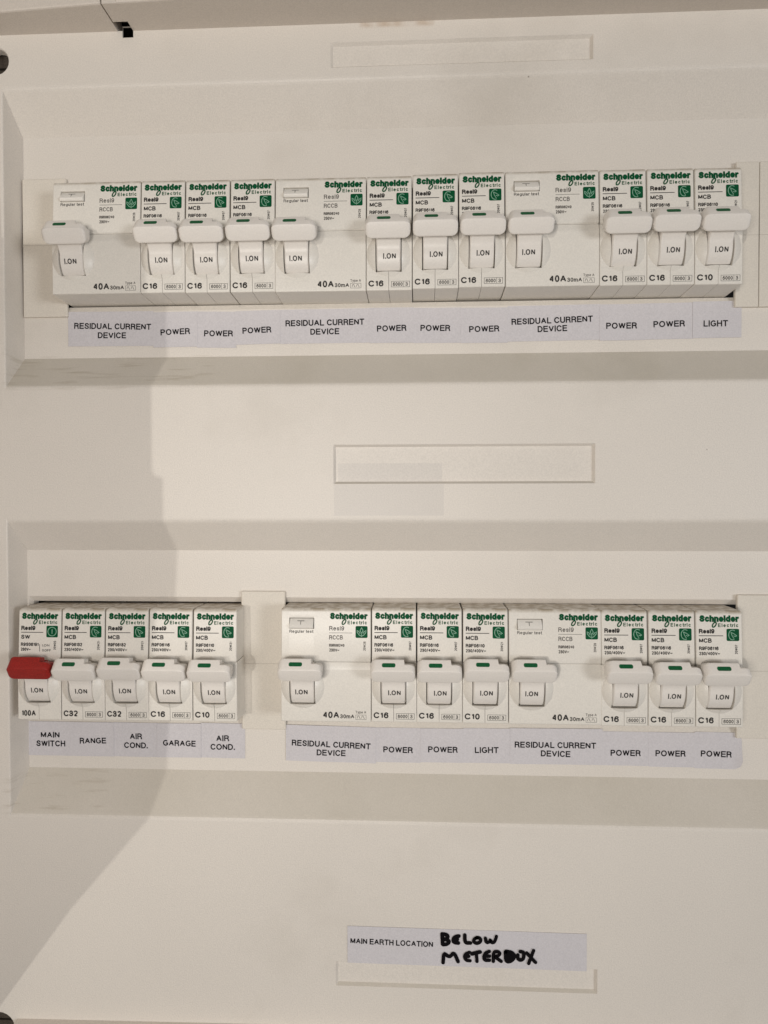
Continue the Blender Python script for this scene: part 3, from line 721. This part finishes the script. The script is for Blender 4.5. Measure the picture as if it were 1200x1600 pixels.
UN = ['leftmost RESIDUAL CURRENT DEVICE paper label of the upper row', 'first POWER paper label from the left in the upper row', 'second POWER paper label from the left in the upper row, hanging a little low',
      'third POWER paper label from the left in the upper row', 'middle RESIDUAL CURRENT DEVICE paper label of the upper row', 'POWER paper label just right of the upper middle RESIDUAL CURRENT DEVICE label',
      'POWER paper label in the centre of the upper middle trio', 'POWER paper label just left of the rightmost upper RESIDUAL CURRENT DEVICE label', 'rightmost RESIDUAL CURRENT DEVICE paper label of the upper row',
      'POWER paper label just right of the rightmost upper RESIDUAL CURRENT DEVICE label', 'POWER paper label beside the LIGHT label in the upper row', 'LIGHT paper label at the right end of the upper row']
LN = ['MAIN SWITCH paper label under the red toggle', 'RANGE paper label in the lower row', 'AIR COND. paper label between RANGE and GARAGE', 'GARAGE paper label in the lower row', 'AIR COND. paper label just right of GARAGE',
      'RESIDUAL CURRENT DEVICE paper label right of the lower blanking plate', 'POWER paper label just right of the left RESIDUAL CURRENT DEVICE label, lower row', 'POWER paper label just left of the LIGHT label, lower row',
      'LIGHT paper label in the middle of the lower row', 'RESIDUAL CURRENT DEVICE paper label right of LIGHT in the lower row', 'POWER paper label third from the right end of the lower row',
      'POWER paper label second from the right end of the lower row', 'POWER paper label with a curled corner at the lower row right end']
for k, ((x0, x1, zt, zb, ls), lab) in enumerate(zip(UL, UN)):
    paper(x0, x1, zt, zb, [-.3, .4, -1.2, 1.0, .2, -.2, -.3, -.2, .5, .3, .3, .3][k], ls, 'white '+lab if lab.count(' ') < 15 else lab, k, d0=.04+.17*(k % 2))
for k, ((x0, x1, zt, zb, ls), lab) in enumerate(zip(LL, LN)):
    paper(x0, x1, zt, zb, [-.2, 0, -.3, .2, -.5, -1.0, -.2, .1, 0, .2, -.2, -.2, -.5][k], ls, 'white '+lab, k+20, d0=.04+.17*(k % 2), curl=2.2 if k == 12 else 0)

# the earth location strip tucked into the lowest holder
HW = [[(155.62, -300.81), (155.81, -304.87)], [(155.62, -300.81), (157.47, -300.96), (157.96, -301.93), (157.18, -302.75), (156.01, -302.88)], [(156.01, -302.88), (157.96, -303.12), (158.45, -304.0), (157.57, -304.82), (156.01, -305.07)], [(162.26, -301.41), (160.7, -301.76), (159.92, -302.87), (160.41, -304.14), (162.07, -304.19)], [(160.11, -302.96), (161.68, -302.82)], [(164.6, -300.95), (164.7, -304.12), (166.85, -304.05)], [(169.47, -301.8), (168.31, -302.43), (168.11, -303.42), (169.09, -304.19), (170.64, -303.74), (171.03, -302.54), (170.25, -301.78), (169.28, -301.9)], [(172.78, -301.9), (173.17, -303.77), (174.34, -303.44), (174.73, -302.44), (175.31, -303.8), (176.48, -303.38), (177.15, -301.08)], [(156.01, -312.31), (156.2, -308.14), (158.55, -310.25), (160.31, -307.82), (161.97, -311.73)], [(166.55, -307.83), (164.9, -308.47), (164.41, -309.68), (165.19, -311.14), (166.75, -311.19)], [(164.6, -309.67), (166.17, -309.42)], [(167.53, -308.39), (170.65, -307.51)], [(169.19, -308.05), (169.48, -311.41)], [(174.34, -307.2), (172.4, -308.05), (172.21, -310.83), (174.35, -310.76)], [(172.2, -309.24), (174.34, -309.08)], [(175.9, -311.11), (175.9, -307.45), (177.65, -307.0), (178.62, -307.76), (178.04, -308.77), (176.48, -309.21), (179.01, -311.01)], [(180.75, -307.2), (180.95, -311.15), (182.89, -310.9), (184.44, -309.07), (183.47, -307.32), (180.95, -307.0)], [(181.92, -307.96), (182.11, -310.13)], [(182.89, -307.93), (182.99, -310.1)], [(185.6, -308.24), (185.6, -309.82), (186.77, -310.38), (187.93, -309.56), (187.92, -306.99), (186.57, -306.83)], [(189.08, -307.35), (192.57, -310.99)], [(191.79, -306.28), (189.87, -311.47)]]
t = paper(117.6, 212.7, -299.0, -313.9, -.35, [('MAIN EARTH LOCATION', 135.4, -304.9, 33.2, 2.3, -1.0)], 'wide white paper strip with handwritten BELOW METERBOX above the lowest holder', 50, d0=R+.03, cat='paper label', group=None)
cx, cz = (117.6+212.7)/2, (-299.0-313.9)/2
mb = MB()
for k, st in enumerate(HW):
    P = list(st)
    for _ in range(2):                          # smooth the pen path
        Q = [P[0]]
        for p, q in zip(P, P[1:]): Q += [(p[0]*.75+q[0]*.25, p[1]*.75+q[1]*.25), (p[0]*.25+q[0]*.75, p[1]*.25+q[1]*.75)]
        P = Q+[P[-1]]
    rw = random.Random(k)
    P = [(x-cx+rw.uniform(-.03, .03), z-cz+rw.uniform(-.03, .03)) for x, z in P]
    ribbon(mb, P, 1.45*rw.uniform(.92, 1.1), lambda X, Z, k=k: R+.52+.012*k)
mb.build('handwriting', m_mark, t, smooth='flat_print')
